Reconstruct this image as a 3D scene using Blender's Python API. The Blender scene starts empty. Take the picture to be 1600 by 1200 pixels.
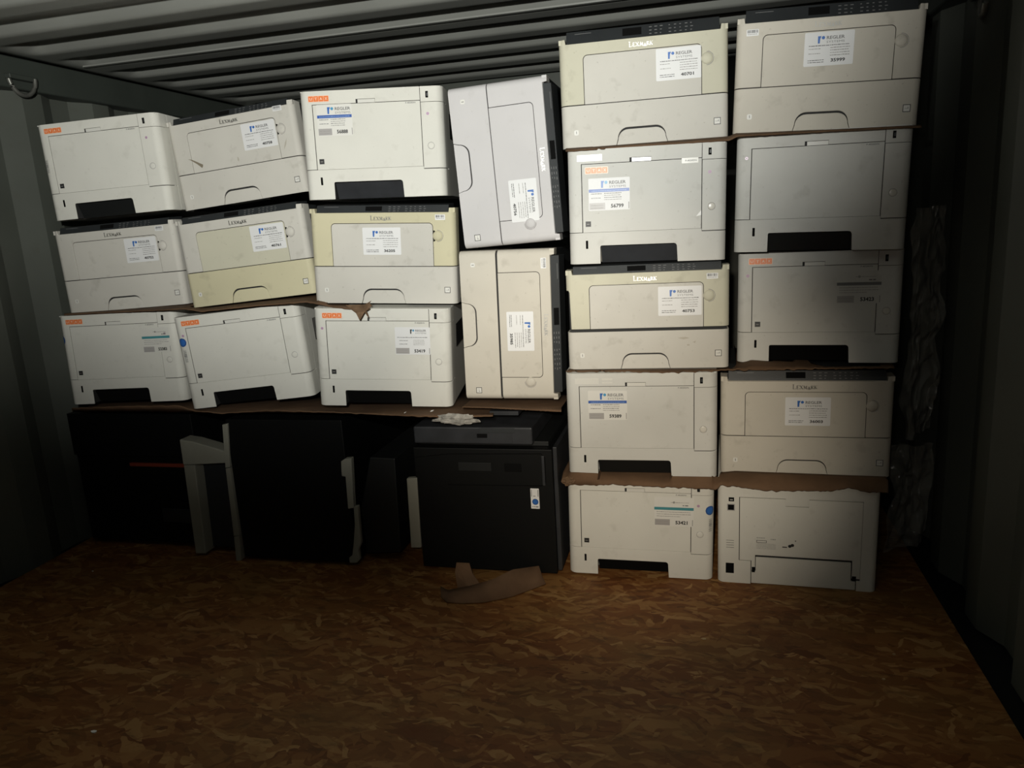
import bpy, bmesh, math, random
from mathutils import Matrix, Vector, noise
from mathutils.geometry import tessellate_polygon

# ------------------------------------------------------------------ camera
EYE = Vector((0.0, 0.0, 0.9512))           # floor is z = 0
FPX, YAW, PITCH, ROLL = 1175.8, math.radians(14.36), math.radians(-12.45), math.radians(3.39)
RC = Matrix.Rotation(YAW, 3, 'Z') @ Matrix.Rotation(PITCH, 3, 'X') @ Matrix.Rotation(ROLL, 3, 'Y')
cam_data = bpy.data.cameras.new('camera'); cam = bpy.data.objects.new('camera', cam_data)
bpy.context.scene.collection.objects.link(cam)
r_, f_, u_ = RC.col[0], RC.col[1], RC.col[2]
cam.matrix_world = Matrix.Translation(EYE) @ Matrix((( r_.x, u_.x, -f_.x), (r_.y, u_.y, -f_.y), (r_.z, u_.z, -f_.z))).to_4x4()
cam_data.sensor_width = 36; cam_data.lens = FPX / 1600 * 36; cam_data.clip_start = .02
scn = bpy.context.scene; scn.camera = cam
scn.view_settings.view_transform = 'Standard'; scn.view_settings.look = 'None'
scn.view_settings.gamma = 1; scn.view_settings.use_curve_mapping = False
scn.view_settings.exposure = 0.0

# ------------------------------------------------------------------ world and light
world = bpy.data.worlds.new('night'); scn.world = world; world.use_nodes = True
world.node_tree.nodes['Background'].inputs[0].default_value = (.55, .75, 1, 1)
world.node_tree.nodes['Background'].inputs[1].default_value = .0022
def spot(name, loc, aim, watts, angle, blend, radius, col):
    d = bpy.data.lights.new(name, 'SPOT'); d.energy = watts; d.spot_size = math.radians(angle); d.spot_blend = blend
    d.shadow_soft_size = radius; d.color = col
    o = bpy.data.objects.new(name, d); scn.collection.objects.link(o); o.location = loc
    o.rotation_euler = (Vector(aim) - Vector(loc)).to_track_quat('-Z', 'Y').to_euler(); return o
spot('torch', (-.16, -.05, 1.17), (-.84, 1.90, 1.72), 184, 85, .80, .02, (.985, .99, .93))
spot('phone_lamp', (-.04, -.02, 1.02), (-.23, 1.90, .41), 94, 38, 1.0, .02, (1, .89, .72))
spot('phone_spill', (-.04, -.02, 1.03), (-.20, 1.9, .60), 3.6, 104, 1.0, .03, (1, .93, .82))

# ------------------------------------------------------------------ helpers
COL = scn.collection
def hit(px, py, ax, val):                  # point of the plane <axis = val> (z from the floor) seen at pixel px, py
    d = RC @ Vector(((px - 800) / FPX, 1, -(py - 600) / FPX))
    return EYE + d * ((val - EYE[ax]) / d[ax])
def tag(o, label=None, cat=None, group=None, kind=None):
    if label: o['label'] = label
    if cat: o['category'] = cat
    if group: o['group'] = group
    if kind: o['kind'] = kind
    return o
def empty(name, mat=None):
    o = bpy.data.objects.new(name, None); o.empty_display_size = .05; COL.objects.link(o)
    if mat is not None: o.matrix_world = mat
    return o
def link(name, mesh, parent=None, bevel=0):
    o = bpy.data.objects.new(name, mesh); COL.objects.link(o)
    if parent is not None: o.parent = parent
    if bevel:
        b = o.modifiers.new('bevel', 'BEVEL'); b.width = bevel; b.segments = 2; b.limit_method = 'ANGLE'
        b.angle_limit = math.radians(40); b.harden_normals = True
    return o

class MB:
    """collects polygons with material slots and makes ONE mesh"""
    def __init__(s): s.v = []; s.f = []; s.m = []; s.mats = []
    def slot(s, mat):
        if mat not in s.mats: s.mats.append(mat)
        return s.mats.index(mat)
    def add(s, vs, fs, mat):
        b = len(s.v); s.v += [tuple(v) for v in vs]; k = s.slot(mat)
        for f in fs: s.f.append(tuple(b + i for i in f)); s.m.append(k)
    def box(s, x0, x1, y0, y1, z0, z1, mat, tf=None):
        vs = [Vector((x, y, z)) for x in (x0, x1) for y in (y0, y1) for z in (z0, z1)]
        if tf is not None: vs = [tf @ v for v in vs]
        s.add(vs, [(0,1,3,2),(4,6,7,5),(0,4,5,1),(2,3,7,6),(0,2,6,4),(1,5,7,3)], mat)
    def prism(s, pts, a0, a1, axis, mat):    # polygon extruded along an axis; pts are the two other coordinates in order
        n = len(pts)
        def mk(p, a): return {'y': (p[0], a, p[1]), 'x': (a, p[0], p[1]), 'z': (p[0], p[1], a)}[axis]
        vs = [mk(p, a0) for p in pts] + [mk(p, a1) for p in pts]
        s.add(vs, [tuple(range(n)), tuple(range(2*n-1, n-1, -1))] + [(i, (i+1) % n, n+(i+1) % n, n+i) for i in range(n)], mat)
    def tube(s, pts, r, mat, n=10, closed=False):
        vs = []; fs = []; P = [Vector(p) for p in pts]; m = len(P)
        for i, p in enumerate(P):
            a = P[(i+1) % m] if (closed or i < m-1) else p; b = P[(i-1) % m] if (closed or i) else p
            t = (a - b).normalized(); u = t.orthogonal().normalized() if abs(t.z) > .9 else t.cross(Vector((0,0,1))).normalized()
            w = t.cross(u)
            for k in range(n):
                q = 2*math.pi*k/n; vs.append(p + r*(math.cos(q)*u + math.sin(q)*w))
        for i in range(m if closed else m-1):
            j = (i+1) % m
            for k in range(n): fs.append((i*n+k, i*n+(k+1) % n, j*n+(k+1) % n, j*n+k))
        if not closed: fs += [tuple(range(n)), tuple(range((m-1)*n, m*n))]
        s.add(vs, fs, mat)
    def dome(s, c, r, h, mat, n=18, k=5, half=False):   # rounded button standing out towards -y
        vs = [(c[0], c[1]-h, c[2])]; fs = []
        for i in range(1, k+1):
            a = i/k*math.pi/2
            for j in range(n):
                q = 2*math.pi*j/n; vs.append((c[0]+r*math.sin(a)*math.cos(q), c[1]-h*math.cos(a), c[2]+r*math.sin(a)*math.sin(q)))
        for j in range(n): fs.append((0, 1+j, 1+(j+1) % n))
        for i in range(k-1):
            for j in range(n): fs.append((1+i*n+j, 1+(i+1)*n+j, 1+(i+1)*n+(j+1) % n, 1+i*n+(j+1) % n))
        s.add(vs, fs, mat)
    def build(s, name, smooth=None, fix=True):
        me = bpy.data.meshes.new(name); me.from_pydata(s.v, [], s.f)
        for m in s.mats: me.materials.append(m)
        me.polygons.foreach_set('material_index', s.m)
        if fix:
            bm = bmesh.new(); bm.from_mesh(me); bmesh.ops.recalc_face_normals(bm, faces=bm.faces); bm.to_mesh(me); bm.free()
        if smooth:
            me.polygons.foreach_set('use_smooth', [True]*len(me.polygons)); me.set_sharp_from_angle(angle=math.radians(smooth))
        me.update(); return me
    def obj(s, name, parent=None, smooth=None, bevel=0, fix=True):
        return link(name, s.build(name, smooth, fix), parent, bevel)

def rrect(x0, z0, x1, z1, r, n=5, corners='1111'):      # corners: bl br tr tl
    pts = []
    for i, (cx, cz, a0, px, pz) in enumerate(((x0+r, z0+r, 180, x0, z0), (x1-r, z0+r, 270, x1, z0), (x1-r, z1-r, 0, x1, z1), (x0+r, z1-r, 90, x0, z1))):
        if corners[i] == '1':
            for k in range(n+1):
                a = math.radians(a0 + 90*k/n); pts.append((cx+r*math.cos(a), cz+r*math.sin(a)))
        else: pts.append((px, pz))
    return pts

def slab(name, loops, t, W2, r, mat, y0=0.0, smooth=30):
    """a skin of thickness t wrapped around the front of a case: loops (outer, holes) in (s, z), s = distance along the contour"""
    bm = bmesh.new()
    for L in loops:
        q = [bm.verts.new((p[0], p[1], 0)) for k_, p in enumerate(L) if (Vector(p)-Vector(L[k_-1])).length > 1e-6]
        for k_ in range(len(q)): bm.edges.new((q[k_-1], q[k_]))
    bmesh.ops.triangle_fill(bm, use_beauty=True, use_dissolve=False, edges=bm.edges[:], normal=(0, 0, 1))
    fl = W2 - r; arc = math.pi*r/2
    for sg in (-1, 1):
        for k in range(0, 8):
            bmesh.ops.bisect_plane(bm, geom=bm.verts[:]+bm.edges[:]+bm.faces[:], plane_co=(sg*(fl+arc*k/7), 0, 0), plane_no=(1,0,0))
    bmesh.ops.triangulate(bm, faces=bm.faces[:], quad_method='BEAUTY', ngon_method='BEAUTY')
    bm.verts.ensure_lookup_table(); bm.verts.index_update()
    def mp(s_, z, d):
        a = abs(s_)-fl; sg = 1 if s_ > 0 else -1
        if a <= 0: return (s_, y0+d, z)
        if a <= arc: th = a/r; return (sg*(fl+(r-d)*math.sin(th)), y0+r-(r-d)*math.cos(th), z)
        return (sg*(W2-d), y0+r+a-arc, z)
    n = len(bm.verts); V = [mp(v.co.x, v.co.y, 0) for v in bm.verts]+[mp(v.co.x, v.co.y, t) for v in bm.verts]
    F = [tuple(v.index for v in f.verts) for f in bm.faces]; F += [tuple(n+i for i in reversed(f)) for f in F]
    for e in bm.edges:
        if len(e.link_faces) == 1: a, b = e.verts[0].index, e.verts[1].index; F.append((a, b, n+b, n+a))
    bm.free(); m = MB(); m.add(V, F, mat); return m.build(name, smooth)

_txt = {}
def text_mesh(s_, bold=0.0):
    k = (s_, bold)
    if k in _txt: return _txt[k]
    cu = bpy.data.curves.new('t', 'FONT'); cu.body = s_; cu.size = 1; cu.resolution_u = 2; cu.offset = bold
    o = bpy.data.objects.new('t', cu); COL.objects.link(o)
    dg = bpy.context.evaluated_depsgraph_get(); me = bpy.data.meshes.new_from_object(o.evaluated_get(dg))
    V = [(v.co.x, v.co.y) for v in me.vertices]; F = [tuple(p.vertices) for p in me.polygons]
    x0 = min(v[0] for v in V); x1 = max(v[0] for v in V); z0 = min(v[1] for v in V); z1 = max(v[1] for v in V)
    V = [((v[0]-x0)/(z1-z0), (v[1]-z0)/(z1-z0)) for v in V]
    bpy.data.objects.remove(o); bpy.data.curves.remove(cu); bpy.data.meshes.remove(me)
    _txt[k] = (V, F, (x1-x0)/(z1-z0)); return _txt[k]

class Decal(MB):
    """flat print on a front face, looking at -y; layers lie a few tenths of a millimetre apart"""
    def __init__(s, tf=None, bend=None): super().__init__(); s.tf = tf; s.bend = bend
    def pt(s, x, z, l):
        v = Vector((x, -.0003-.00025*l, z))
        if s.bend and abs(x) > s.bend[0]-s.bend[1]:
            W, r = s.bend; a = (abs(x)-W+r)/r; sg = 1 if x > 0 else -1; rr = r+.0003+.00025*l; v = Vector((sg*(W-r+rr*math.sin(a)), r-rr*math.cos(a), z))
        return s.tf @ v if s.tf is not None else v
    def poly(s, pts, mat, l=0): s.add([s.pt(x, z, l) for x, z in pts], [tuple(range(len(pts)))], mat)
    def rect(s, x0, z0, x1, z1, mat, l=0, r=0):
        s.poly(rrect(x0, z0, x1, z1, r, 3) if r else [(x0,z0),(x1,z0),(x1,z1),(x0,z1)], mat, l)
    def disc(s, x, z, r, mat, l=0, n=20):
        if s.bend:
            for k in range(14):
                a, b = -1+k/7, -1+(k+1)/7; ha, hb = r*math.sqrt(max(0, 1-a*a)), r*math.sqrt(max(0, 1-b*b)); s.poly([(x+a*r, z-ha), (x+b*r, z-hb), (x+b*r, z+hb), (x+a*r, z+ha)], mat, l*2)
            return
        s.poly([(x+r*math.cos(2*math.pi*k/n), z+r*math.sin(2*math.pi*k/n)) for k in range(n)], mat, l)
    def text(s, t, x, z, h, mat, l=1, w=None, bold=0.0, skew=0):
        V, F, asp = text_mesh(t, bold); sx = (w/asp) if w else h
        s.add([s.pt(x+a*sx+skew*b*h, z+b*h, l) for a, b in V], F, mat)
    def micro(s, x, z, w, h, mat, l=1, seed=0):        # a line of print too small to read
        rn = random.Random(seed*7+int(x*1e4)+int(z*1e4)); a = x
        while a < x+w-h:
            b = min(x+w, a+h*rn.uniform(.8, 4)); s.rect(a, z+h*rn.uniform(0,.2), b, z+h*rn.uniform(.75, 1), mat, l); a = b+h*.45
    def frame(s, x0, z0, x1, z1, t, mat, l=0):
        s.rect(x0, z0, x1, z0+t, mat, l); s.rect(x0, z1-t, x1, z1, mat, l); s.rect(x0, z0+t, x0+t, z1-t, mat, l); s.rect(x1-t, z0+t, x1, z1-t, mat, l)

# ------------------------------------------------------------------ materials
def mat(name, col, rough=.5, metal=0, spec=.5, bump=0, bscale=200, mott=0, mscale=8, dirt=0, dirtcol=(.16,.14,.10)):
    m = bpy.data.materials.new(name); m.use_nodes = True; nt = m.node_tree; b = nt.nodes['Principled BSDF']
    b.inputs['Roughness'].default_value = rough; b.inputs['Metallic'].default_value = metal; b.inputs['Specular IOR Level'].default_value = spec
    b.inputs['Base Color'].default_value = (*col, 1)
    tc = nt.nodes.new('ShaderNodeTexCoord'); geo = nt.nodes.new('ShaderNodeObjectInfo')
    add = nt.nodes.new('ShaderNodeVectorMath'); add.operation = 'ADD'; nt.links.new(tc.outputs['Object'], add.inputs[0])
    sc = nt.nodes.new('ShaderNodeMath'); sc.operation = 'MULTIPLY'; sc.inputs[1].default_value = 17.0
    nt.links.new(geo.outputs['Random'], sc.inputs[0]); nt.links.new(sc.outputs[0], add.inputs[1]); src = add.outputs[0]
    out = None
    def mix(a, bcol, fac):
        x = nt.nodes.new('ShaderNodeMix'); x.data_type = 'RGBA'
        nt.links.new(fac, x.inputs['Factor'])
        if hasattr(a, 'links'): nt.links.new(a, x.inputs['A'])
        else: x.inputs['A'].default_value = (*a, 1)
        x.inputs['B'].default_value = (*bcol, 1); return x.outputs['Result']
    def nz(scale, lo, hi, amt, detail=4):
        n = nt.nodes.new('ShaderNodeTexNoise'); n.inputs['Scale'].default_value = scale; n.inputs['Detail'].default_value = detail
        nt.links.new(src, n.inputs['Vector']); mr = nt.nodes.new('ShaderNodeMapRange')
        mr.inputs['From Min'].default_value = lo; mr.inputs['From Max'].default_value = hi; mr.inputs['To Max'].default_value = amt
        nt.links.new(n.outputs['Fac'], mr.inputs['Value']); return mr.outputs['Result']
    if mott: out = mix(col, tuple(c*(1-mott) for c in col), nz(mscale, .35, .65, 1))
    if dirt:
        out = mix(out if out else col, dirtcol, nz(26, .60, .74, dirt, 6))
        out = mix(out, dirtcol, nz(130, .70, .78, dirt*1.5, 2))
    if out: nt.links.new(out, b.inputs['Base Color'])
    if bump:
        n = nt.nodes.new('ShaderNodeTexNoise'); n.inputs['Scale'].default_value = bscale; n.inputs['Detail'].default_value = 3
        nt.links.new(src, n.inputs['Vector']); bp = nt.nodes.new('ShaderNodeBump'); bp.inputs['Strength'].default_value = bump
        bp.inputs['Distance'].default_value = .002; nt.links.new(n.outputs['Fac'], bp.inputs['Height']); nt.links.new(bp.outputs[0], b.inputs['Normal'])
    return m
PL = dict(rough=.62, spec=.22, bump=.05, bscale=700)
M = {
 'white': mat('off_white_plastic', (.66,.65,.595), mott=.05, dirt=.12, **PL),
 'white2': mat('grey_white_plastic', (.60,.595,.56), mott=.06, dirt=.15, **PL),
 'beige': mat('beige_plastic', (.56,.535,.455), mott=.06, dirt=.22, **PL),
 'cool': mat('cool_grey_plastic', (.56,.545,.545), mott=.04, dirt=.10, **PL),
 'warm': mat('warm_grey_plastic', (.56,.525,.455), mott=.06, dirt=.2, **PL),
 'yellow': mat('yellowed_plastic', (.58,.54,.37), mott=.08, mscale=5, dirt=.18, **PL),
 'pale': mat('pale_grey_plastic', (.57,.55,.50), mott=.06, dirt=.22, **PL),
 'green': mat('aged_greenish_plastic', (.55,.53,.42), mott=.06, dirt=.2, **PL),
 'knob': mat('glossy_knob_plastic', (.62,.60,.54), rough=.25),
 'gap': mat('dark_inner_plastic', (.02,.02,.02), rough=.8),
 'char': mat('charcoal_plastic', (.024,.027,.029), rough=.45, bump=.1, bscale=500, mott=.2),
 'black': mat('black_plastic', (.006,.007,.007), rough=.5),
 'pit': mat('black_recess', (.004,.004,.004), rough=.9, spec=.1),
 'dgrey': mat('dark_grey_plastic', (.028,.030,.034), rough=.45, mott=.3, mscale=20),
 'mfp': mat('black_copier_shell', (.003,.0034,.0034), rough=.5, spec=.25, bump=.1, bscale=300),
 'strip': mat('pale_copier_trim', (.26,.255,.21), rough=.5, mott=.1, dirt=.2),
 'chrome': mat('chrome_lettering', (.50,.50,.48), rough=.30, metal=1),
 'label': mat('white_sticker_paper', (.70,.70,.70), rough=.5),
 'label2': mat('clear_white_sticker', (.67,.66,.62), rough=.5),
 'label3': mat('greyish_sticker', (.63,.62,.575), rough=.3),
 'ghost': mat('cleaned_patch', (.645,.635,.59), rough=.3),
 'ink': mat('black_ink', (.02,.02,.02), rough=.5), 'ink2': mat('grey_ink', (.16,.16,.16), rough=.5),
 'ink3': mat('light_grey_ink', (.30,.29,.28), rough=.5), 'greybox': mat('grey_print', (.36,.345,.335), rough=.4),
 'blue': mat('blue_ink', (.03,.13,.42), rough=.4), 'cyan': mat('light_blue_ink', (.06,.28,.48), rough=.4),
 'bar': mat('blue_band_ink', (.035,.10,.36), rough=.4), 'barlt': mat('pale_blue_ink', (.25,.38,.62), rough=.4), 'teal': mat('teal_band_ink', (.06,.24,.27), rough=.4),
 'orange': mat('orange_ink', (.78,.19,.045), rough=.4), 'orlt': mat('pale_orange_ink', (.80,.55,.42), rough=.4),
 'pink': mat('pink_lamp', (.45,.22,.42), rough=.3),
 'seal': mat('blue_seal', (.03,.09,.28), rough=.35),
 'card': mat('brown_cardboard', (.15,.088,.050), rough=.85, spec=.2, bump=.3, bscale=60, mott=.3, mscale=14),
 'cardf': mat('torn_cardboard_core', (.20,.125,.075), rough=.9, spec=.1, bump=.6, bscale=150, mott=.4, mscale=40),
 'foam': mat('dirty_foam', (.42,.40,.36), rough=.9, bump=1, bscale=120, mott=.5, mscale=60),
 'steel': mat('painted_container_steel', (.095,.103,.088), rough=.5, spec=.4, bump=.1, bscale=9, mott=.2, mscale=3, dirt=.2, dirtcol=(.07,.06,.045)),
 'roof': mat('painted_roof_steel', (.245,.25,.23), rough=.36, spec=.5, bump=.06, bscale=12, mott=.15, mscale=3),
 'rail': mat('grey_green_rail_paint', (.045,.053,.045), rough=.55, mott=.2, mscale=5),
 'ring': mat('worn_ring_steel', (.20,.20,.18), rough=.4, metal=.6, mott=.3, mscale=40),
 'scuff': mat('brown_scuff', (.20,.17,.12), rough=.7), 'scuff2': mat('faint_scuff', (.42,.39,.33), rough=.6),
 'red': mat('dull_red_trim', (.22,.04,.02), rough=.4), 'paint': mat('white_chip', (.8,.8,.78), rough=.4),
 'chip': mat('wood_chip', (.45,.33,.18), rough=.8),
}
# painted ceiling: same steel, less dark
def osb():
    m = bpy.data.materials.new('oriented_strand_board'); m.use_nodes = True; nt = m.node_tree; b = nt.nodes['Principled BSDF']
    b.inputs['Roughness'].default_value = .62; b.inputs['Specular IOR Level'].default_value = .25
    tc = nt.nodes.new('ShaderNodeTexCoord'); N = nt.nodes.new; L = nt.links.new
    def strand(ang, sx, sy, seed, dist=.06):
        mp = N('ShaderNodeMapping'); mp.inputs['Rotation'].default_value = (0, 0, ang); mp.inputs['Location'].default_value = (seed, seed*.7, seed*.3)
        L(tc.outputs['Object'], mp.inputs[0])
        nz = N('ShaderNodeTexNoise'); nz.inputs['Scale'].default_value = 7; nz.inputs['Detail'].default_value = 3; L(mp.outputs[0], nz.inputs['Vector'])
        vs = N('ShaderNodeVectorMath'); vs.operation = 'SCALE'; vs.inputs['Scale'].default_value = dist; L(nz.outputs['Color'], vs.inputs[0])
        va = N('ShaderNodeVectorMath'); L(mp.outputs[0], va.inputs[0]); L(vs.outputs[0], va.inputs[1])
        vm = N('ShaderNodeVectorMath'); vm.operation = 'MULTIPLY'; vm.inputs[1].default_value = (sx, sy, 1); L(va.outputs[0], vm.inputs[0])
        vo = N('ShaderNodeTexVoronoi'); vo.inputs['Scale'].default_value = 1; L(vm.outputs[0], vo.inputs['Vector'])
        sp = N('ShaderNodeSeparateColor'); L(vo.outputs['Color'], sp.inputs[0]); return sp.outputs[0], sp.outputs[1]
    def ramp(fac, st):
        r = N('ShaderNodeValToRGB'); r.color_ramp.elements[0].position = st[0][0]; r.color_ramp.elements[0].color = (*st[0][1], 1)
        r.color_ramp.elements[1].position = st[-1][0]; r.color_ramp.elements[1].color = (*st[-1][1], 1)
        for p, c in st[1:-1]: e = r.color_ramp.elements.new(p); e.color = (*c, 1)
        L(fac, r.inputs[0]); return r.outputs[0]
    tones = [(0, (.115,.038,.010)), (.3, (.175,.066,.018)), (.62, (.210,.090,.026)), (.88, (.28,.140,.046)), (1, (.36,.205,.078))]
    a, am = strand(.1, 17, 74, 1.3, .16); c = ramp(a, tones)
    for i, (ang, sx, sy) in enumerate(((-.30, 19, 88), (.55, 22, 70), (.25, 12, 52), (-.8, 24, 90), (.05, 8, 60))):
        f, g = strand(ang, sx, sy, 3.1*i+5, .14)
        gt = N('ShaderNodeMapRange'); gt.inputs['From Min'].default_value = (.45, .55, .68, .80, .80)[i]; gt.inputs['From Max'].default_value = gt.inputs['From Min'].default_value+.15; L(g, gt.inputs['Value'])
        mx = N('ShaderNodeMix'); mx.data_type = 'RGBA'; L(gt.outputs[0], mx.inputs['Factor']); L(c, mx.inputs['A']); L(ramp(f, tones), mx.inputs['B']); c = mx.outputs['Result']
    def cloud(scale, sy, lo, hi, amt, colr, c, detail=8):
        nz = N('ShaderNodeTexNoise'); nz.inputs['Scale'].default_value = scale; nz.inputs['Detail'].default_value = detail; nz.inputs['Roughness'].default_value = .7
        mp = N('ShaderNodeMapping'); mp.inputs['Scale'].default_value = (1, sy, 1); L(tc.outputs['Object'], mp.inputs[0]); L(mp.outputs[0], nz.inputs['Vector'])
        mr = N('ShaderNodeMapRange'); mr.inputs['From Min'].default_value = lo; mr.inputs['From Max'].default_value = hi; mr.inputs['To Max'].default_value = amt; L(nz.outputs['Fac'], mr.inputs['Value'])
        mx = N('ShaderNodeMix'); mx.data_type = 'RGBA'; L(mr.outputs[0], mx.inputs['Factor']); L(c, mx.inputs['A']); mx.inputs['B'].default_value = (*colr, 1); return nz, mx
    nz, mx = cloud(11, 3.2, .54, .66, .7, (.070,.028,.009), c); nz, mx = cloud(16, 3.0, .60, .72, .5, (.36,.23,.09), mx.outputs['Result'])
    nz, mx = cloud(2.2, 1.4, .45, .65, .45, (.16,.095,.028), mx.outputs['Result'], 4)
    L(mx.outputs['Result'], b.inputs['Base Color'])
    bp = N('ShaderNodeBump'); bp.inputs['Strength'].default_value = .5; bp.inputs['Distance'].default_value = .002; L(nz.outputs['Fac'], bp.inputs['Height']); L(bp.outputs[0], b.inputs['Normal'])
    return m
M['osb'] = osb()
def film():
    m = bpy.data.materials.new('crumpled_clear_film'); m.use_nodes = True; nt = m.node_tree; N = nt.nodes.new; L = nt.links.new
    b = nt.nodes['Principled BSDF']; b.inputs['Base Color'].default_value = (.5,.5,.45,1); b.inputs['Roughness'].default_value = .22; b.inputs['Specular IOR Level'].default_value = .9
    tr = N('ShaderNodeBsdfTransparent'); mx = N('ShaderNodeMixShader'); mx.inputs[0].default_value = .30
    L(tr.outputs[0], mx.inputs[1]); L(b.outputs[0], mx.inputs[2]); L(mx.outputs[0], nt.nodes['Material Output'].inputs[0]); return m
M['film'] = film()

# ------------------------------------------------------------------ the container
XL, XR, ZC, YB, YF = -1.975, .605, 1.50, 3.16, -1.6
def side_wall(name, x, sg, phase):           # trapezoidal corrugation; crest at x, recess 36 mm further out
    prof = []; y = YF + phase
    while y < YB:
        prof += [(y, 0), (y+.072, 0), (y+.14, .036), (y+.212, .036)]; y += .28
    m = MB(); vs = []; fs = []
    for (yy, d) in prof: vs += [(x+sg*d, yy, -.02), (x+sg*d, yy, ZC+.08)]
    for i in range(len(prof)-1): fs.append((2*i, 2*i+1, 2*i+3, 2*i+2))
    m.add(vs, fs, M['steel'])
    o = m.obj(name, fix=False); s_ = o.modifiers.new('thick', 'SOLIDIFY'); s_.thickness = .002; s_.offset = 0
    b = o.modifiers.new('bevel', 'BEVEL'); b.width = .012; b.segments = 4; b.limit_method = 'ANGLE'; b.angle_limit = .3
    o.data.polygons.foreach_set('use_smooth', [True]*len(o.data.polygons)); o.data.set_sharp_from_angle(angle=math.radians(50))
    return tag(o, kind='structure')
side_wall('wall_left', XL, -1, .28*12 + .28 - .055 - .28*13 + .0)
side_wall('wall_right', XR, 1, -.02)
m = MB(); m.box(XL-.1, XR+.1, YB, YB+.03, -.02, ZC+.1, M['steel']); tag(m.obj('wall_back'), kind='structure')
m = MB(); m.box(-1.955, .553, YF, 3.12, -.018, 0, M['osb']); tag(m.obj('floor', bevel=.001), kind='structure')
m = MB(); m.box(XL-.1, XR+.1, YF, YB, -.06, -.03, M['black']); tag(m.obj('trim_1'), kind='structure')
# roof sheet: cross ribs that die out before the side rails
def ceiling():
    ys = []; y = YF
    while y < YB: ys.append(y); y += .0115
    xs = [XL-.02, -1.93, -1.92, -1.91, -1.90, -1.89, -1.88, -1.87, -1.86, -1.84, -1.2, -.6, 0, .3, .45, .47, .48, .49, .50, .51, .52, .54, XR+.04]
    def pr(y):
        t = ((y - 1.800) / .207) % 1
        def ss(a): a = max(0, min(1, a)); return a*a*(3-2*a)
        return ss((t-.30)/.24) - ss((t-.80)/.15)
    def tp(x): 
        a = max(0, min(1, (x+1.92)/.07)) * max(0, min(1, (.53-x)/.07)); return a*a*(3-2*a)
    V = [(x, y, ZC + .028*pr(y)*tp(x)) for y in ys for x in xs]; n = len(xs)
    F = [(j*n+i, j*n+i+1, (j+1)*n+i+1, (j+1)*n+i) for j in range(len(ys)-1) for i in range(n-1)]
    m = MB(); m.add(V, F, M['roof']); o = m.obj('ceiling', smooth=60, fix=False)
    s_ = o.modifiers.new('thick', 'SOLIDIFY'); s_.thickness = .002; s_.offset = 1
    return tag(o, kind='structure')
ceiling()
m = MB(); m.box(XL-.06, -1.948, YF, YB, 1.405, 1.496, M['rail']); tag(m.obj('trim_2', bevel=.006), kind='structure')
m = MB(); m.box(.585, XR+.06, YF, YB, 1.405, 1.496, M['rail']); tag(m.obj('trim_3', bevel=.006), kind='structure')
# sheet joint on the roof
m = MB(); m.box(-1.90, .55, 2.168, 2.182, ZC-.004, ZC+.0005, M['roof']); tag(m.obj('trim_4'), kind='structure')
def ring(name, c, label, r=.042, tilt=.5):
    pts = []
    for k in range(21):
        a = math.radians(180 + 180*k/20)
        pts.append(Vector((math.sin(tilt)*r*math.cos(a)*.35, r*math.cos(a), 1.25*r*math.sin(a))))
    t = empty(name, Matrix.Translation(c)); m = MB(); m.tube([(p.x, p.y, p.z+.012) for p in pts], .0062, M['ring']); m.obj('ring', t, smooth=60)
    m = MB(); m.box(-.014, .008, -r-.008, r+.008, .004, .018, M['rail']); m.obj('bracket', t, bevel=.003)
    return tag(t, label, 'lashing ring', 'lashing rings under the roof rails')
ring('lashing_ring', hit(35, 128, 0, -1.935), 'worn steel lashing ring under the left roof rail, beside the top left printer', .04)
ring('lashing_ring', hit(1537, -3, 0, .575), 'dark lashing ring at the top of the right corrugated wall', .036)

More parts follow.
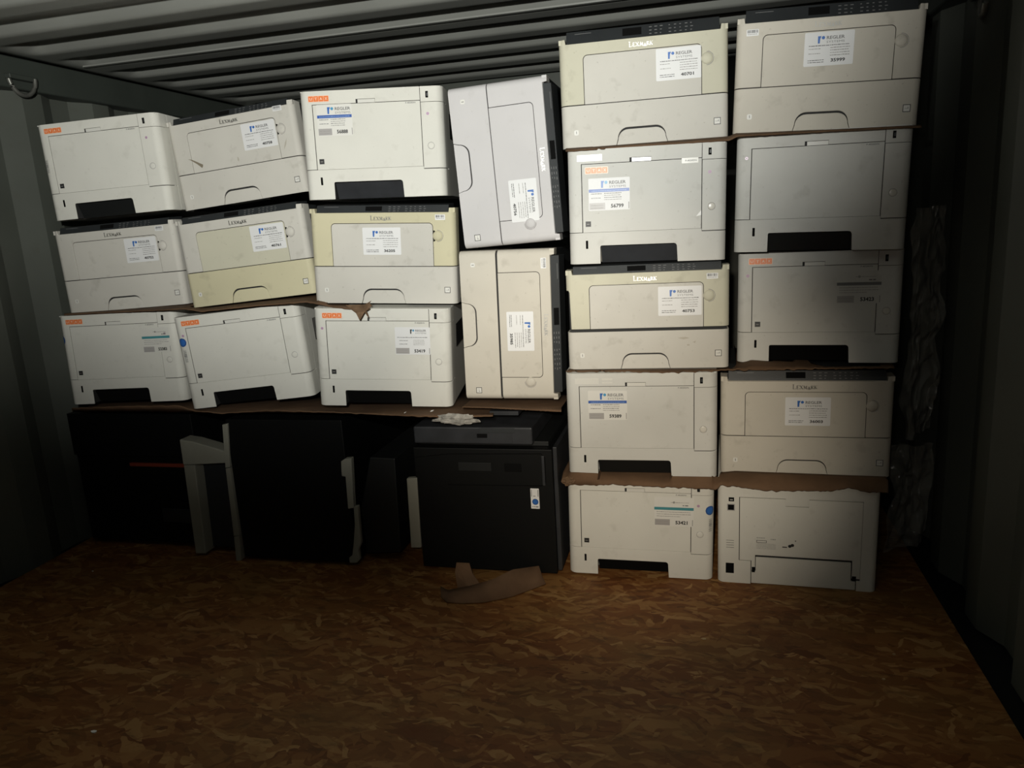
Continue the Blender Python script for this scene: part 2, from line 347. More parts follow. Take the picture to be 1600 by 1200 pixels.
# ------------------------------------------------------------------ lettering on the machines
def letters_serif(d, x, z, h, m, l=1):
    """L E X M A R K in small capitals with a tall first letter and a dropped A"""
    def ln(x0, z0, x1, z1, t):
        dx, dz = x1-x0, z1-z0; q = math.hypot(dx, dz); nx, nz_ = -dz/q*t/2, dx/q*t/2
        d.poly([(x0+nx, z0+nz_), (x1+nx, z1+nz_), (x1-nx, z1-nz_), (x0-nx, z0-nz_)], m, l)
    T, t = h*.20, h*.09
    def sf(cx, cz, w): ln(cx-w/2, cz, cx+w/2, cz, t)
    a = x
    ln(a+.15*h, -0+z, a+.15*h, z+1.15*h, T); ln(a, z, a+.72*h, z, t); ln(a+.7*h, z, a+.7*h, z+.25*h, t); sf(a+.15*h, z+1.15*h, .4*h); a += .92*h
    ln(a+.12*h, z, a+.12*h, z+.85*h, T); ln(a, z, a+.6*h, z, t); ln(a, z+.85*h, a+.6*h, z+.85*h, t); ln(a+.1*h, z+.43*h, a+.45*h, z+.43*h, t); ln(a+.6*h, z, a+.6*h, z+.2*h, t); ln(a+.6*h, z+.65*h, a+.6*h, z+.85*h, t); a += .78*h
    ln(a+.08*h, z+.85*h, a+.62*h, z, T); ln(a+.1*h, z, a+.6*h, z+.85*h, t); sf(a+.1*h, z, .3*h); sf(a+.62*h, z, .3*h); sf(a+.08*h, z+.85*h, .3*h); sf(a+.6*h, z+.85*h, .3*h); a += .84*h
    ln(a+.1*h, z, a+.14*h, z+.85*h, t); ln(a+.14*h, z+.85*h, a+.42*h, z+.1*h, T); ln(a+.42*h, z+.1*h, a+.70*h, z+.85*h, t); ln(a+.72*h, z, a+.70*h, z+.85*h, T); sf(a+.1*h, z, .3*h); sf(a+.74*h, z, .34*h); a += .98*h
    ln(a, z-.2*h, a+.28*h, z+.6*h, t); ln(a+.28*h, z+.6*h, a+.58*h, z-.2*h, T); d.poly([(a+.12*h, z+.0*h), (a+.28*h, z+.22*h), (a+.44*h, z+.0*h), (a+.28*h, z-.22*h)], m, l); a += .72*h
    ln(a+.12*h, z, a+.12*h, z+.85*h, T); ln(a+.1*h, z+.85*h, a+.45*h, z+.8*h, t); ln(a+.48*h, z+.8*h, a+.48*h, z+.5*h, T*.8); ln(a+.1*h, z+.45*h, a+.45*h, z+.47*h, t); ln(a+.25*h, z+.45*h, a+.62*h, z, T); sf(a+.12*h, z, .3*h); a += .78*h
    ln(a+.12*h, z, a+.12*h, z+.85*h, T); ln(a+.15*h, z+.4*h, a+.6*h, z+.85*h, t); ln(a+.25*h, z+.48*h, a+.66*h, z, T); sf(a+.12*h, z, .3*h); sf(a+.12*h, z+.85*h, .3*h); sf(a+.62*h, z+.85*h, .25*h)
    return a+.7*h-x
def logo(d, x, z, h, ink='ink2', b1='blue', b2='blue', w=1.0):
    """blue r with a ball, REGLER over SYSTEMS; x = left edge of the r, z = its foot, h = height of the r"""
    b = M[b1]; d.poly([(x, z), (x+.26*h, z), (x+.30*h, z+.62*h), (x+.47*h, z+1.0*h), (x-.02*h, z+1.0*h)], b, 1)
    d.disc(x+.72*h, z+.76*h, .23*h, M[b2], 1)
    d.text('REGLER', x+1.18*h, z+.50*h, .46*h, M[ink], 1, w=2.45*h*w, bold=.025); d.text('SYSTEMS', x+1.18*h, z+.0*h, .30*h, M['ink2'], 1, w=2.45*h*w)
def sticker_plain(name, num, x0, z1, parent, w=.1045, h=.072, skew=0, tf=None, seed=1, tall=False):
    d = Decal(tf); d.rect(x0, z1-h, x0+w, z1, M['label'], 0, .0025)
    logo(d, x0+.27*w, z1-.245*h-.0065, .215*h)
    d.micro(x0+.09*w, z1-.415*h, .84*w, .030*h, M['ink2'], 1, seed)
    for k in range(2):
        d.micro(x0+.09*w, z1-(.50+.14*k)*h, .24*w, .026*h, M['ink3'], 1, seed+k)
    for k in range(4): d.micro(x0+.53*w, z1-(.49+.075*k)*h, .39*w, .028*h, M['ink3'], 1, seed+5+k)
    for k in range(2): d.micro(x0+.08*w, z1-(.84+.06*k)*h, .33*w, .030*h, M['ink2'], 1, seed+9+k)
    d.text(num, x0+.55*w, z1-.90*h, .105*h, M['ink'], 1, w=.29*w, bold=.035)
    return tag(d.obj(name, parent, fix=False), 'white sticker with a blue logo and the number '+num)
def sticker_band(name, num, x0, z1, parent, w=.098, h=.075, base='label2', band='bar', seed=3, kind='regler', scale_logo=1):
    d = Decal(); d.rect(x0, z1-h, x0+w, z1, M[base], 0, .002)
    if kind == 'regler':
        logo(d, x0+.31*w, z1-.30*h, .215*h, b1='blue', b2='cyan'); d.rect(x0+.005*w, z1-.43*h, x0+.99*w, z1-.335*h, M[band], 1)
        d.micro(x0+.07*w, z1-.40*h, .86*w, .022*h, M['barlt'], 2, seed)
        for k in range(2): d.micro(x0+.06*w, z1-(.49+.13*k)*h, .26*w, .024*h, M['ink2'], 1, seed+k)
        for k in range(4): d.micro(x0+.38*w, z1-(.485+.065*k)*h, .42*w, .024*h, M['ink2' if k % 2 == 0 else 'ink3'], 1, seed+5+k)
    elif kind == 'small':
        logo(d, x0+.44*w, z1-.24*h, .16*h, b1='ink', b2='cyan'); d.micro(x0+.06*w, z1-.385*h, .86*w, .028*h, M['ink2'], 1, seed)
        for k in range(2): d.micro(x0+.12*w, z1-(.50+.13*k)*h, .24*w, .024*h, M['ink2'], 1, seed+k)
        for k in range(4): d.micro(x0+.52*w, z1-(.485+.055*k)*h, .32*w, .02*h, M['ink3'], 1, seed+5+k)
    else:
        d.micro(x0+.42*w, z1-.19*h, .46*w, .022*h, M['ink3'], 1, seed); d.disc(x0+.50*w, z1-.175*h, .03*w, M['ink3'], 1)
        d.micro(x0+.72*w, z1-.30*h, .15*w, .05*h, M['ink2'], 1, seed+4); d.rect(x0+.0*w, z1-.44*h, x0+w, z1-.345*h, M[band], 1)
        for k in range(3): d.micro(x0+.06*w, z1-(.52+.075*k)*h, (.86, .88, .62)[k]*w, .024*h, M['ink3'], 1, seed+k)
    d.rect(x0+.015*w, z1-.97*h, x0+.40*w, z1-.76*h, M['greybox'], 1)
    for k in range(2): d.micro(x0+.05*w, z1-(.85+.08*k)*h, .30*w, .022*h, M['ink3'], 2, seed+k)
    d.text(num, x0+.54*w, z1-.93*h, .125*h, M['ink'], 1, w=.31*w, bold=.035)
    d.rect(x0+.965*w, z1-.97*h, x0+.985*w, z1-.76*h, M['ink3'], 1)
    return tag(d.obj(name, parent, fix=False), 'sticker with a coloured band and the number '+num)
def barcode(name, x0, z0, w, h, parent, seed=0):
    d = Decal(); d.rect(x0, z0, x0+w, z0+h, M['label'], 0, .001); rn = random.Random(seed); a = x0+.08*w
    while a < x0+.9*w: b = a+w*rn.uniform(.02, .06); d.rect(a, z0+.45*h, min(b, x0+.92*w), z0+.9*h, M['ink'], 1); a = b+w*rn.uniform(.02, .05)
    d.micro(x0+.1*w, z0+.2*h, .8*w, .12*h, M['ink3'], 1, seed); return d.obj(name, parent, fix=False)

# ------------------------------------------------------------------ off-white printers
UW, UH, UD = .375, .272, .393
_c = {}
def cached(key, fn):
    if key not in _c: _c[key] = fn()
    return _c[key]
def U(fx, fz): return (-UW/2 + fx*UW, UH*(1-fz))          # fractions from the top left corner of the front
def pose(p, H):
    x, y, z, ya, pi_, ro = p[:6]; base = math.pi/2 if len(p) > 6 else 0
    R = Matrix.Rotation(math.radians(ya), 3, 'Z') @ Matrix.Rotation(math.radians(pi_), 3, 'X') @ Matrix.Rotation(base+math.radians(ro), 3, 'Y')
    c = Vector((x, y, z+EYE.z)) - R @ Vector((0, 0, H/2)); return Matrix.Translation(c) @ R.to_4x4()
def utax(p, label, pm='white', badge='std', sticker=None, dot='right', energy=True, cavity='char', seal=None, extra=None, model=True, rear=False):
    t = empty('laser_printer', pose(p, UH)); mt = M[pm]; W2 = UW/2; r = .021; se = W2-r+math.pi*r/2+.0354; g = .0008
    tag(t, label, 'printer', 'off-white laser printers in the stacks')
    zt = UH*.28; xl = -W2+.092*UW; xr = -W2+.848*UW; ztop = UH*.875; ztr = UH*.86
    def body():
        m = MB(); m.box(-W2, W2, .0565, UD, .001, UH, mt); m.box(-W2+.004, W2-.004, .004, .0565, UH-.003, UH-.0002, mt); m.box(-W2+.0014, W2-.0014, .046, .0567, .002, UH-.001, mt); return m.build('body')
    def core():
        m = MB(); z = .044
        m.box(-W2+.024, W2-.024, .005, .0562, z, UH-.0035, M['gap'])
        for a, b, y in ((-W2+.0045, -W2+.03, .0148), (W2-.03, W2-.0045, .0148), (-W2+.024, -W2+.2*UW, .005), (-W2+.7*UW, W2-.024, .005)): m.box(a, b, y, .0562, .002, z if y < .01 else UH-.0035, M['gap'])
        return m.build('inner_frame')
    link('body', cached(('ub', pm), body), t, .0008); link('inner_frame', cached('ucore', core), t)
    upper = cached(('uup', pm), lambda: slab('upper_housing', [[(-se, zt+g), (xl-g, zt+g), (xl-g, ztop+g), (-W2+.40*UW, ztop+g), (-W2+.40*UW, ztop+.010), (-W2+.535*UW, ztop+.010), (-W2+.535*UW, ztop+g), (xr-g, ztop+g), (xr-g, UH), (-se, UH)]], .003, W2, r, mt))
    link('upper_housing', upper, t, .0007)
    link('corner_cover', cached(('uc1', pm), lambda: slab('corner_cover', [[(xr+g*.4, ztr+g*.6), (se, ztr+g*.6), (se, UH), (xr+g*.4, UH)]], .003, W2, r, mt)), t, .0007)
    link('side_cover', cached(('uc2', pm), lambda: slab('side_cover', [[(xr+g, zt-.006+g), (se, zt-.006+g), (se, ztr-g*.4), (xr+g, ztr-g*.4)]], .003, W2, r, mt)), t, .0007)
    link('front_cover', cached(('uf', pm), lambda: slab('front_cover', [[(xl+g, zt+g*.2), (xr-g, zt+g*.2), (xr-g, ztop-g*.5), (xl+g, ztop-g*.5)]], .0032, W2, r, mt, y0=.0004)), t, .0006)
    tag_h = cached(('uh', pm), lambda: slab('cover_latch', [[(-W2+.413*UW, ztop+.0005), (-W2+.534*UW, ztop+.0005), (-W2+.534*UW, ztop+.0092), (-W2+.413*UW, ztop+.0092)]], .003, W2, r, M['ghost'], y0=.0003))
    link('cover_latch', tag_h, t)
    cx0, cx1, cz = -W2+.205*UW, -W2+.695*UW, .044
    tray = [(-se, 0.0), (cx0, 0.0), (cx0, cz-.004), (cx0+.001, cz-.001), (cx0+.004, cz), (cx1-.006, cz), (cx1-.002, cz-.002), (cx1, cz-.006), (cx1+.002, 0.0), (se, 0.0), (se, zt-.006-g), (xr+g, zt-.006-g), (xr, zt-g*.2), (xl, zt-g*.2), (-se, zt-g)]
    link('paper_tray', cached(('ut', pm), lambda: slab('paper_tray', [tray], .003, W2, r, mt)), t, .0007)
    def cav():
        m = MB(); m.prism([(.030, 0.001), (.030, .001), (.010, cz-.002), (.0565, cz-.002), (.0565, .001)][1:], cx0+.001, cx1+.001, 'x', M[cavity]); return m.build('grip_recess')
    link('grip_recess', cached(('ug', cavity), cav), t)
    def slot(): 
        d = Decal(); x, z = U(.118, .79); d.rect(x-.0028, z-.020, x+.0028, z, M['pit'], 0, .001); return d.build('paper_gauge', fix=False)
    link('paper_gauge', cached('uslot', slot), t)
    def sw():
        d = Decal(); x, z = U(.895, .045); d.rect(x-.0035, z-.016, x+.0035, z, M['pit'], 0, .0008); d.rect(x-.0008, z-.012, x+.0026, z-.004, M['char'], 1); return d.build('usb_port', fix=False)
    link('usb_port', cached('usw', sw), t)
    def btn():
        x, z = U(.908, .535); m = MB()
        m.tube([(x+.0085*math.cos(a*math.pi/12), .0002, z+.0085*math.sin(a*math.pi/12)) for a in range(24)], .0007, M['greybox'], 6, True)
        m.dome((x, .0, z), .0082, .0012, M['knob'] if pm == 'white2' else mt); return m.build('power_button', 40)
    link('power_button', cached(('ubtn', pm), btn), t)
    if dot:
        def dt():
            x, z = U(*((.895, .245) if dot == 'right' else (.062, .20))); d = Decal(); d.disc(x, z, .0036, M['pink'], 0); d.disc(x, z, .0017, M['greybox'], 1); return d.build('status_light', fix=False)
        link('status_light', cached(('udt', dot), dt), t)
    if energy:
        def en():
            x, z = U(.112, .62); d = Decal(); d.rect(x, z-.013, x+.013, z, M['ink'], 0); d.rect(x+.003, z-.0075, x+.0095, z-.0062, M['ink3'], 1); return d.build('energy_mark', fix=False)
        link('energy_mark', cached('uen', en), t)
    if model:
        def mo():
            x, z = U(.745, .145); d = Decal()
            if badge == 'low': d.rect(x-.008, z-.005, x+.030, z+.007, M['ghost'], 0)
            d.text('P-4020DN', x, z-.001, .0038, M['ink2'], 1, w=.026, bold=.02); return d.build('model_plate', fix=False)
        link('model_plate', cached(('umo', badge == 'low'), mo), t)
    if badge in ('std', 'low'):
        def bg():
            x, z = U(.07, .095) if badge == 'std' else U(.118, .205); d = Decal(); d.rect(x-.0015, z-.0015, x+.0545, z+.0145, M['orlt'], 0, .002)
            for i, ch in enumerate('UTAX'):
                a = x+i*.0134; d.rect(a, z, a+.0126, z+.013, M['orange'], 1, .0012); d.text(ch, a+.0028, z+.0032, .0066, M['orlt'], 2, w=.007, bold=.03)
            return d.build('maker_badge', fix=False)
        link('maker_badge', cached(('ubg', badge), bg), t)
    if badge in ('low', 'ghost'):
        d = Decal(); x, z = U(.065, .10); d.rect(x, z, x+.060, z+.015, M['ghost'], 0)
        if badge == 'ghost' and pm == 'white2': d.rect(x+.068, z+.001, x+.094, z+.0055, M['ghost'], 0); d.rect(x+.068, z+.009, x+.094, z+.0145, M['ghost'], 0)
        d.obj('blank_sticker', t, fix=False)
    # side vents
    def vent(sg):
        m = MB()
        for k in range(16): m.box(sg*(W2+.0002)-.0012, sg*(W2+.0002)+.0012, 0.10+k*.011, .1035+k*.011, .15, .215, M['pit'])
        return m.build('side_vent')
    for sg in (-1, 1): link('side_vent', cached(('uv', sg), lambda: vent(sg)), t)
    if sticker: sticker(t)
    if seal:
        x, z = U(*seal[:2]); d = Decal(bend=(W2, r))
        if seal[2]:
            d.disc(x, z, .0125, M['seal'], 0); d.disc(x, z, .0088, M['blue'], 1); d.poly([(x+.002, z-.006), (x+.008, z-.006), (x+.006, z+.002)], M['ink'], 2)
            d.obj('round_seal', t, fix=False)
        if seal[3]:
            d = Decal(bend=(W2, r)); d.rect(x-.006, z-.060, x+.008, z-.020, M['greybox' if not seal[2] else 'label3'], 0); rn = random.Random(4)
            for k in range(14): d.rect(x-.003, z-.058+k*.0026, x+.006, z-.058+k*.0026+rn.uniform(.0008, .002), M['ink2'], 1)
            d.obj('barcode_strip', t, fix=False)
    if extra: extra(t)
    return t

def utax_rear(p, label):
    t = empty('laser_printer', pose(p, UH)); mt = M['white']; W2 = UW/2; r = .016; se = W2-r+math.pi*r/2+.03
    tag(t, label, 'printer', 'off-white laser printers in the stacks')
    X = lambda f: -W2+f*UW
    Z = lambda f: UH*(1-f); g = .0016
    m = MB(); m.box(-W2, W2, .05, UD, .001, UH, mt); m.box(-W2+.004, W2-.004, .004, .05, UH-.003, UH-.0002, mt); m.obj('body', t, bevel=.003)
    m = MB(); m.box(-W2+.019, W2-.019, .006, .0498, .003, UH-.0035, M['gap']); m.box(-W2+.0055, W2-.0055, .014, .0498, .003, UH-.0035, M['gap']); m.obj('inner_frame', t)
    link('rear_housing', slab('rear_housing', [[(-se, 0), (X(.215), 0), (X(.215), Z(.765)), (X(.138), Z(.765)), (X(.138), Z(.125)), (X(.43), Z(.125)), (X(.43), Z(.195)), (X(.575), Z(.195)), (X(.575), Z(.125)), (X(.90), Z(.125)), (X(.90), Z(.90)), (X(.878), Z(.90)), (X(.878), 0), (se, 0), (se, UH), (-se, UH)]], .004, W2, r, mt), t, .0007)
    link('rear_cover', slab('rear_cover', [[(X(.138)+g, Z(.765)+g), (X(.215)+g, Z(.765)+g), (X(.215)+g, Z(.86)), (X(.243), Z(.86)), (X(.243), Z(.70)), (X(.85), Z(.70)), (X(.85), Z(.88)), (X(.878), Z(.88)), (X(.90)-g*.4, Z(.88)), (X(.90)-g*.4, Z(.125)-g), (X(.575)-g*.2, Z(.125)-g), (X(.575)-g*.2, Z(.195)-g), (X(.43)+g*.2, Z(.195)-g), (X(.43)+g*.2, Z(.125)-g), (X(.138)+g, Z(.125)-g)]], .004, W2, r, mt, y0=.0005), t, .0007)
    link('duplex_door', slab('duplex_door', [[(X(.215)+g, 0.001), (X(.878)-g, .001), (X(.878)-g, Z(.90)-g), (X(.85)-g, Z(.90)-g), (X(.85)-g*1.5, Z(.725)), (X(.243)+g, Z(.725)), (X(.243)+g, Z(.87)), (X(.215)+g, Z(.87))]], .003, W2, r, mt, y0=.003), t, .001)
    for nm, (a, b, c, e) in (('usb_port', (.07, .13, .105, .17)), ('network_port', (.06, .195, .11, .262)), ('power_inlet', (.052, .795, .106, .90))):
        d = Decal()
        if nm == 'network_port': d.frame(X(a), Z(e), X(c), Z(b), .002, M['greybox'], 1)
        d.rect(X(a), Z(e), X(c), Z(b), M['pit'], 0)
        if nm == 'usb_port': d.rect(X(a)+.003, Z(e)+.003, X(c)-.003, Z(b)-.005, M['greybox'], 1)
        d.obj(nm, t, fix=False)
    d = Decal()
    for k in range(4): d.rect(X(.055), Z(.56+.024*k)-.0014, X(.105), Z(.56+.024*k), M['ink2'], 0)
    d.obj('rear_vent', t, fix=False)
    for a, c, b, e in ((.222, .243, .82, .875), (.85, .876, .85, .90)):
        d = Decal(); d.rect(X(a), Z(e), X(c), Z(b), M['pit'], 3); d.obj('hinge_pocket', t, fix=False)
    d = Decal(); d.micro(X(.25), Z(.525), .020, .0016, M['ink2'], 0, 1); d.frame(X(.25), Z(.57), X(.315), Z(.545), .0011, M['ink'], 0)
    for k in range(5): d.micro(X(.25), Z(.582+.012*k), .046, .0012, M['ink3'], 0, k)
    d.micro(X(.34), Z(.535), .012, .002, M['ink2'], 0, 3); d.rect(X(.415), Z(.607), X(.445), Z(.597), M['ink'], 0); d.micro(X(.395), Z(.60), .006, .006, M['ink2'], 0, 8)
    d.disc(X(.462), Z(.59), .0042, M['ink'], 0); d.disc(X(.478), Z(.58), .0042, M['ink'], 0); d.disc(X(.497), Z(.535), .0015, M['ink'], 0)
    d.obj('rating_plate', t, fix=False)
    return t

# ------------------------------------------------------------------ beige printers
LW, LH, LD = .399, .253, .38
def Lx(fx, fz): return (-LW/2 + fx*LW, LH*(1-fz))
def lexmark(p, label, frame='beige', door='beige', tray='beige', sticker=None, panel=.008, code=None, tray_gap=0, dark_latch=False, scuff=None, notch=False):
    t = empty('laser_printer', pose(p, LH)); W2 = LW/2; r = .017; se = W2-r+math.pi*r/2+.0315; g = .0013
    tag(t, label, 'printer', 'beige laser printers in the stacks')
    zt = LH*.395+tray_gap*.5; dl, dr, dt_ = -W2+.150*LW, -W2+.845*LW, LH*.842; n0, n1 = -W2+.045*LW, W2-.045*LW; zm = LH-.0115
    m_ = M[frame]
    door_out = [(dl, zt), (dr, zt)] + rrect(dl, zt, dr, dt_, .010, 5, '0011')[2:]
    fr = [(-se, zt+g), (dl-g, zt+g)] + [(q[0], q[1]) for q in reversed(rrect(dl-g, zt+g, dr+g, dt_+g, .011, 5, '0011')[2:])] + [(dr+g, zt+g), (se, zt+g), (se, LH), (n1+.002, LH), (n1, zm), (n0, zm), (n0-.002, LH), (-se, LH)]
    if notch: fr = [(-W2+.011, zt+g)] + fr[1:] + [(-se, LH*.80), (-W2+.006, LH*.80), (-W2+.009, LH*.78)]
    link('front_frame', cached(('lf', frame, tray_gap), lambda: slab('front_frame', [fr], .004, W2, r, m_)), t, .0009)
    link('multipurpose_door', cached(('ld', door, tray_gap), lambda: slab('multipurpose_door', [rrect(dl, zt+g*.7, dr, dt_, .010, 5, '0011')], .004, W2, r, M[door], y0=.0005)), t, .0009)
    def topedge():   # rolled edge over the front, behind the notch
        m = MB(); m.prism([(.0, zm-.0005), (.004, zm-.0005), (.012, zm+.003), (.012, zm-.012), (.004, zm-.012)], n0, n1, 'x', m_)
        for a, b in ((-W2+.001, n0-.002), (n1+.002, W2-.001)): m.prism([(.0035, LH-.0003), (.045, LH-.0003), (.045, LH-.012), (.0035, LH-.012)], a, b, 'x', m_)
        return m.build('top_edge')
    link('top_edge', cached(('lt', frame), topedge), t)
    def core():
        m = MB(); m.box(-W2+.019, W2-.019, .006, .0485, .004, zm-.013, M['gap']); m.box(-W2+.0055, W2-.0055, .014, .0485, .004, zm-.013, M['gap']); return m.build('inner_frame')
    link('inner_frame', cached('lcore', core), t)
    def body():
        m = MB(); m.box(-W2+.0015, W2-.0015, .0487, LD, .002, LH-.001, M['char']); m.box(-W2, W2, .0487, .30, .010, .085, m_)
        return m.build('body')
    link('body', cached(('lb', frame), body), t, .002)
    # control panel
    ph = LH+panel
    def pan():
        m = MB(); m.prism([(.005, zm-.002), (.010+panel*.5, ph), (.085, ph+.004), (.085, zm-.006), (.012, zm-.006)], n0+.001, n1-.001, 'x', M['char']); return m.build('control_panel')
    cp = link('control_panel', cached(('lp', panel), pan), t, .0006)
    def keys():
        m = MB(); a0 = Vector((.005, zm-.002)); a1 = Vector((.010+panel*.5, ph)); n_ = Vector((a1.y-a0.y, -(a1.x-a0.x))).normalized()
        def q(u0, u1, x0, x1, mt, o=.0004):
            A = a0.lerp(a1, u0)-n_*-o*0 ; B = a0.lerp(a1, u1)
            off = Vector((-(a1.y-a0.y), (a1.x-a0.x))).normalized()*o
            m.add([(x0, A.x+off.x, A.y+off.y), (x1, A.x+off.x, A.y+off.y), (x1, B.x+off.x, B.y+off.y), (x0, B.x+off.x, B.y+off.y)], [(0,1,2,3)], mt)
        rn = random.Random(5)
        for i in range(8):
            for j in range(3):
                x = .018+i*.0125+(.008 if i > 2 else 0)
                if x < n1-.03: q(.25+j*.25, .31+j*.25, x, x+rn.uniform(.003, .007), M['ink2'])
        q(.78, .82, -.16, -.12, M['ink2']); return m.build('keypad', fix=False)
    link('keypad', cached(('lk', panel), keys), cp)
    def disp():
        a0 = Vector((.005, zm-.002)); a1 = Vector((.010+panel*.5, ph)); off = Vector((-(a1.y-a0.y), a1.x-a0.x)).normalized()*.0005
        A = a0.lerp(a1, .30)+off; B = a0.lerp(a1, .85)+off; m = MB(); m.add([(-.045, A.x, A.y), (0, A.x, A.y), (0, B.x, B.y), (-.045, B.x, B.y)], [(0,1,2,3)], M['pit']); return m.build('display', fix=False)
    link('display', cached(('ldi', panel), disp), cp)
    # tray
    c0, c1, cz = -W2+.335*LW, -W2+.645*LW, .040; tz = LH*.395-g*.6-tray_gap*.5
    def arch(x0, x1, z, k):
        L = [(x0, 0)] + [(x0+.004+.024*(1-math.cos(a_)), z*.35+z*.65*math.sin(a_)) for a_ in [math.pi/2*i_/7 for i_ in range(8)]]
        return L + [(x0+x1-q[0], q[1]) for q in reversed(L)]
    A = arch(c0, c1, cz, 1)
    tr = [(-se, 0)]+A+[(se, 0), (se, tz), (-se, tz)]
    link('paper_tray', cached(('lty', tray, tray_gap), lambda: slab('paper_tray', [tr], .004, W2, r, M[tray])), t, .0018)
    def grip():
        m = MB(); B = arch(c0+.0009, c1-.0007, cz-.0042, 1); V = []
        f = lambda z: .0012+.003*(z/cz)**2
        for x, z in B: V.append((x, f(z), z))
        V += [(x, .05, z) for x, z in B]; n = len(B)
        m.add(V, [tuple(range(n)), tuple(range(2*n-1, n-1, -1))]+[(i, (i+1) % n, n+(i+1) % n, n+i) for i in range(n)], M[tray]); return m.build('tray_handle', 30)
    link('tray_handle', cached(('lg', tray), grip), t, .001)
    def kn():
        m = MB(); x, z = Lx(.878, .288); m.dome((x, .0005, z), .0135, .0055, m_)
        m.tube([(x+.0148*math.cos(a), .0003, z+.0148*math.sin(a)) for a in [math.radians(-95+190*k/14) for k in range(15)]], .0009, M['greybox'], 6)
        return m.build('latch_knob', 60)
    k_ = link('latch_knob', cached(('lkn', frame), kn), t)
    def dl2():
        d = Decal(); x, z = Lx(.845, .288); d.poly([(x+.002, z+.015), (x+.007, z+.013), (x+.004, z), (x+.007, z-.013), (x+.002, z-.015)], M['pit'], 2); return d.build('finger_slot', fix=False)
    if dark_latch: link('finger_slot', cached('lfs', dl2), t)
    def lg(): d = Decal(); x, z = Lx(.425, .122); letters_serif(d, x, z, .0098, M['chrome']); return d.build('maker_badge', fix=False)
    link('maker_badge', cached('llogo', lg), t)
    def one():
        d = Decal(); x, z = Lx(.078, .865); d.rect(x, z-.004, x+.011, z+.008, M['label2'], 0, .003); d.rect(x+.0052, z-.001, x+.0064, z+.005, M['ink'], 1); d.poly([(x+.0038, z+.0035), (x+.0052, z+.0038), (x+.0056, z+.005)], M['ink'], 1); return d.build('tray_number', fix=False)
    link('tray_number', cached('l1', one), t)
    def ic():
        d = Decal(); x, z = Lx(.915, .885); d.rect(x, z, x+.016, z+.016, M['label2'], 0); d.frame(x, z, x+.016, z+.016, .0014, M['ink'], 1); d.micro(x+.004, z+.007, .008, .0015, M['ink3'], 1, 2); d.rect(x+.010, z+.007, x+.0115, z+.011, M['ink3'], 1); return d.build('paper_size_mark', fix=False)
    link('paper_size_mark', cached('lic', ic), t)
    if code: x, z = Lx(*code); barcode('barcode_sticker', x, z, .027, .014, t, int(code[0]*100))
    if sticker: sticker(t)
    if scuff: scuff(t)
    return t

# ------------------------------------------------------------------ where each printer stands (front centre; turn, lean, tilt)
P = {
'A1':(-1.6809,1.9310,0.2101,7.34,-0.94,-1.80),'A2':(-1.7166,1.9695,-0.0800,6.47,-0.96,-2.03),'A3':(-1.6894,1.8844,-0.3457,7.39,-2.17,-0.29),
'B1':(-1.2934,2.0092,0.2166,3.83,-1.36,-4.83),'B2':(-1.2763,1.9604,-0.0670,4.19,-1.00,-4.12),'B3':(-1.2800,1.8911,-0.3486,9.72,-0.06,-3.98),
'C1':(-0.8221,1.9043,0.2072,9.15,-0.03,1.51),'C2':(-0.8255,1.9107,-0.0821,6.89,0.46,2.85),'C3':(-0.8382,1.8753,-0.3535,9.24,1.46,2.94),
'D1':(-0.4781,1.9181,0.1311,0.90,0.49,-2.41,1),'D2':(-0.4904,1.9173,-0.2798,1.94,-1.44,0.70,1),
'E1':(-0.1309,1.9451,0.2855,3.09,-0.91,-0.14),'E2':(-0.1242,1.8828,0.0107,2.73,-0.05,0.79),'E3':(-0.1288,1.8894,-0.2655,1.97,0.38,0.14),
'E4':(-0.1448,1.8507,-0.5310,2.81,0.16,0.36),'E5':(-0.1540,1.8535,-0.8116,2.20,1.20,0.97),
'F1':(0.2820,1.9494,0.2838,-2.40,-0.26,2.15),'F2':(0.2709,1.9106,0.0184,-3.66,-0.26,1.26),'F3':(0.2799,1.9557,-0.2580,-2.97,-0.55,0.37),
'F4':(0.2498,1.9002,-0.5438,-0.98,0.82,0.05),'F5':(0.2305,1.8488,-0.8156,-1.79,1.85,-0.07)}
def Ls(num, fx, fz, seed=1): return lambda t: sticker_plain('asset_sticker', num, *Lx(fx, fz), t, seed=seed)
def Us(num, fx, fz, **k): return lambda t: sticker_band('asset_sticker', num, *U(fx, fz), t, **k)
def marks(pts, m='scuff', name='scuff_mark'):
    def f(t):
        for pl in pts: d = Decal(); d.poly(pl, M[m], 1); d.obj(name, t, fix=False)
    return f
# first stack from the left
utax(P['A1'], 'off-white printer at the top of the leftmost stack, no number sticker', dot='right', seal=(.030, .28, False, True), cavity='black')
lexmark(P['A2'], 'pale beige printer with sticker 40752, middle of the leftmost stack', 'pale', 'pale', 'pale', Ls('40752', .575, .172, 3), code=(.845, .115), dark_latch=True)
utax(P['A3'], 'off-white printer with teal-band sticker, bottom of the leftmost stack on the cardboard', sticker=Us('53383', .70, .175, kind='neu', band='teal', base='label3', w=.088), seal=(.005, .27, True, False), cavity='pit')
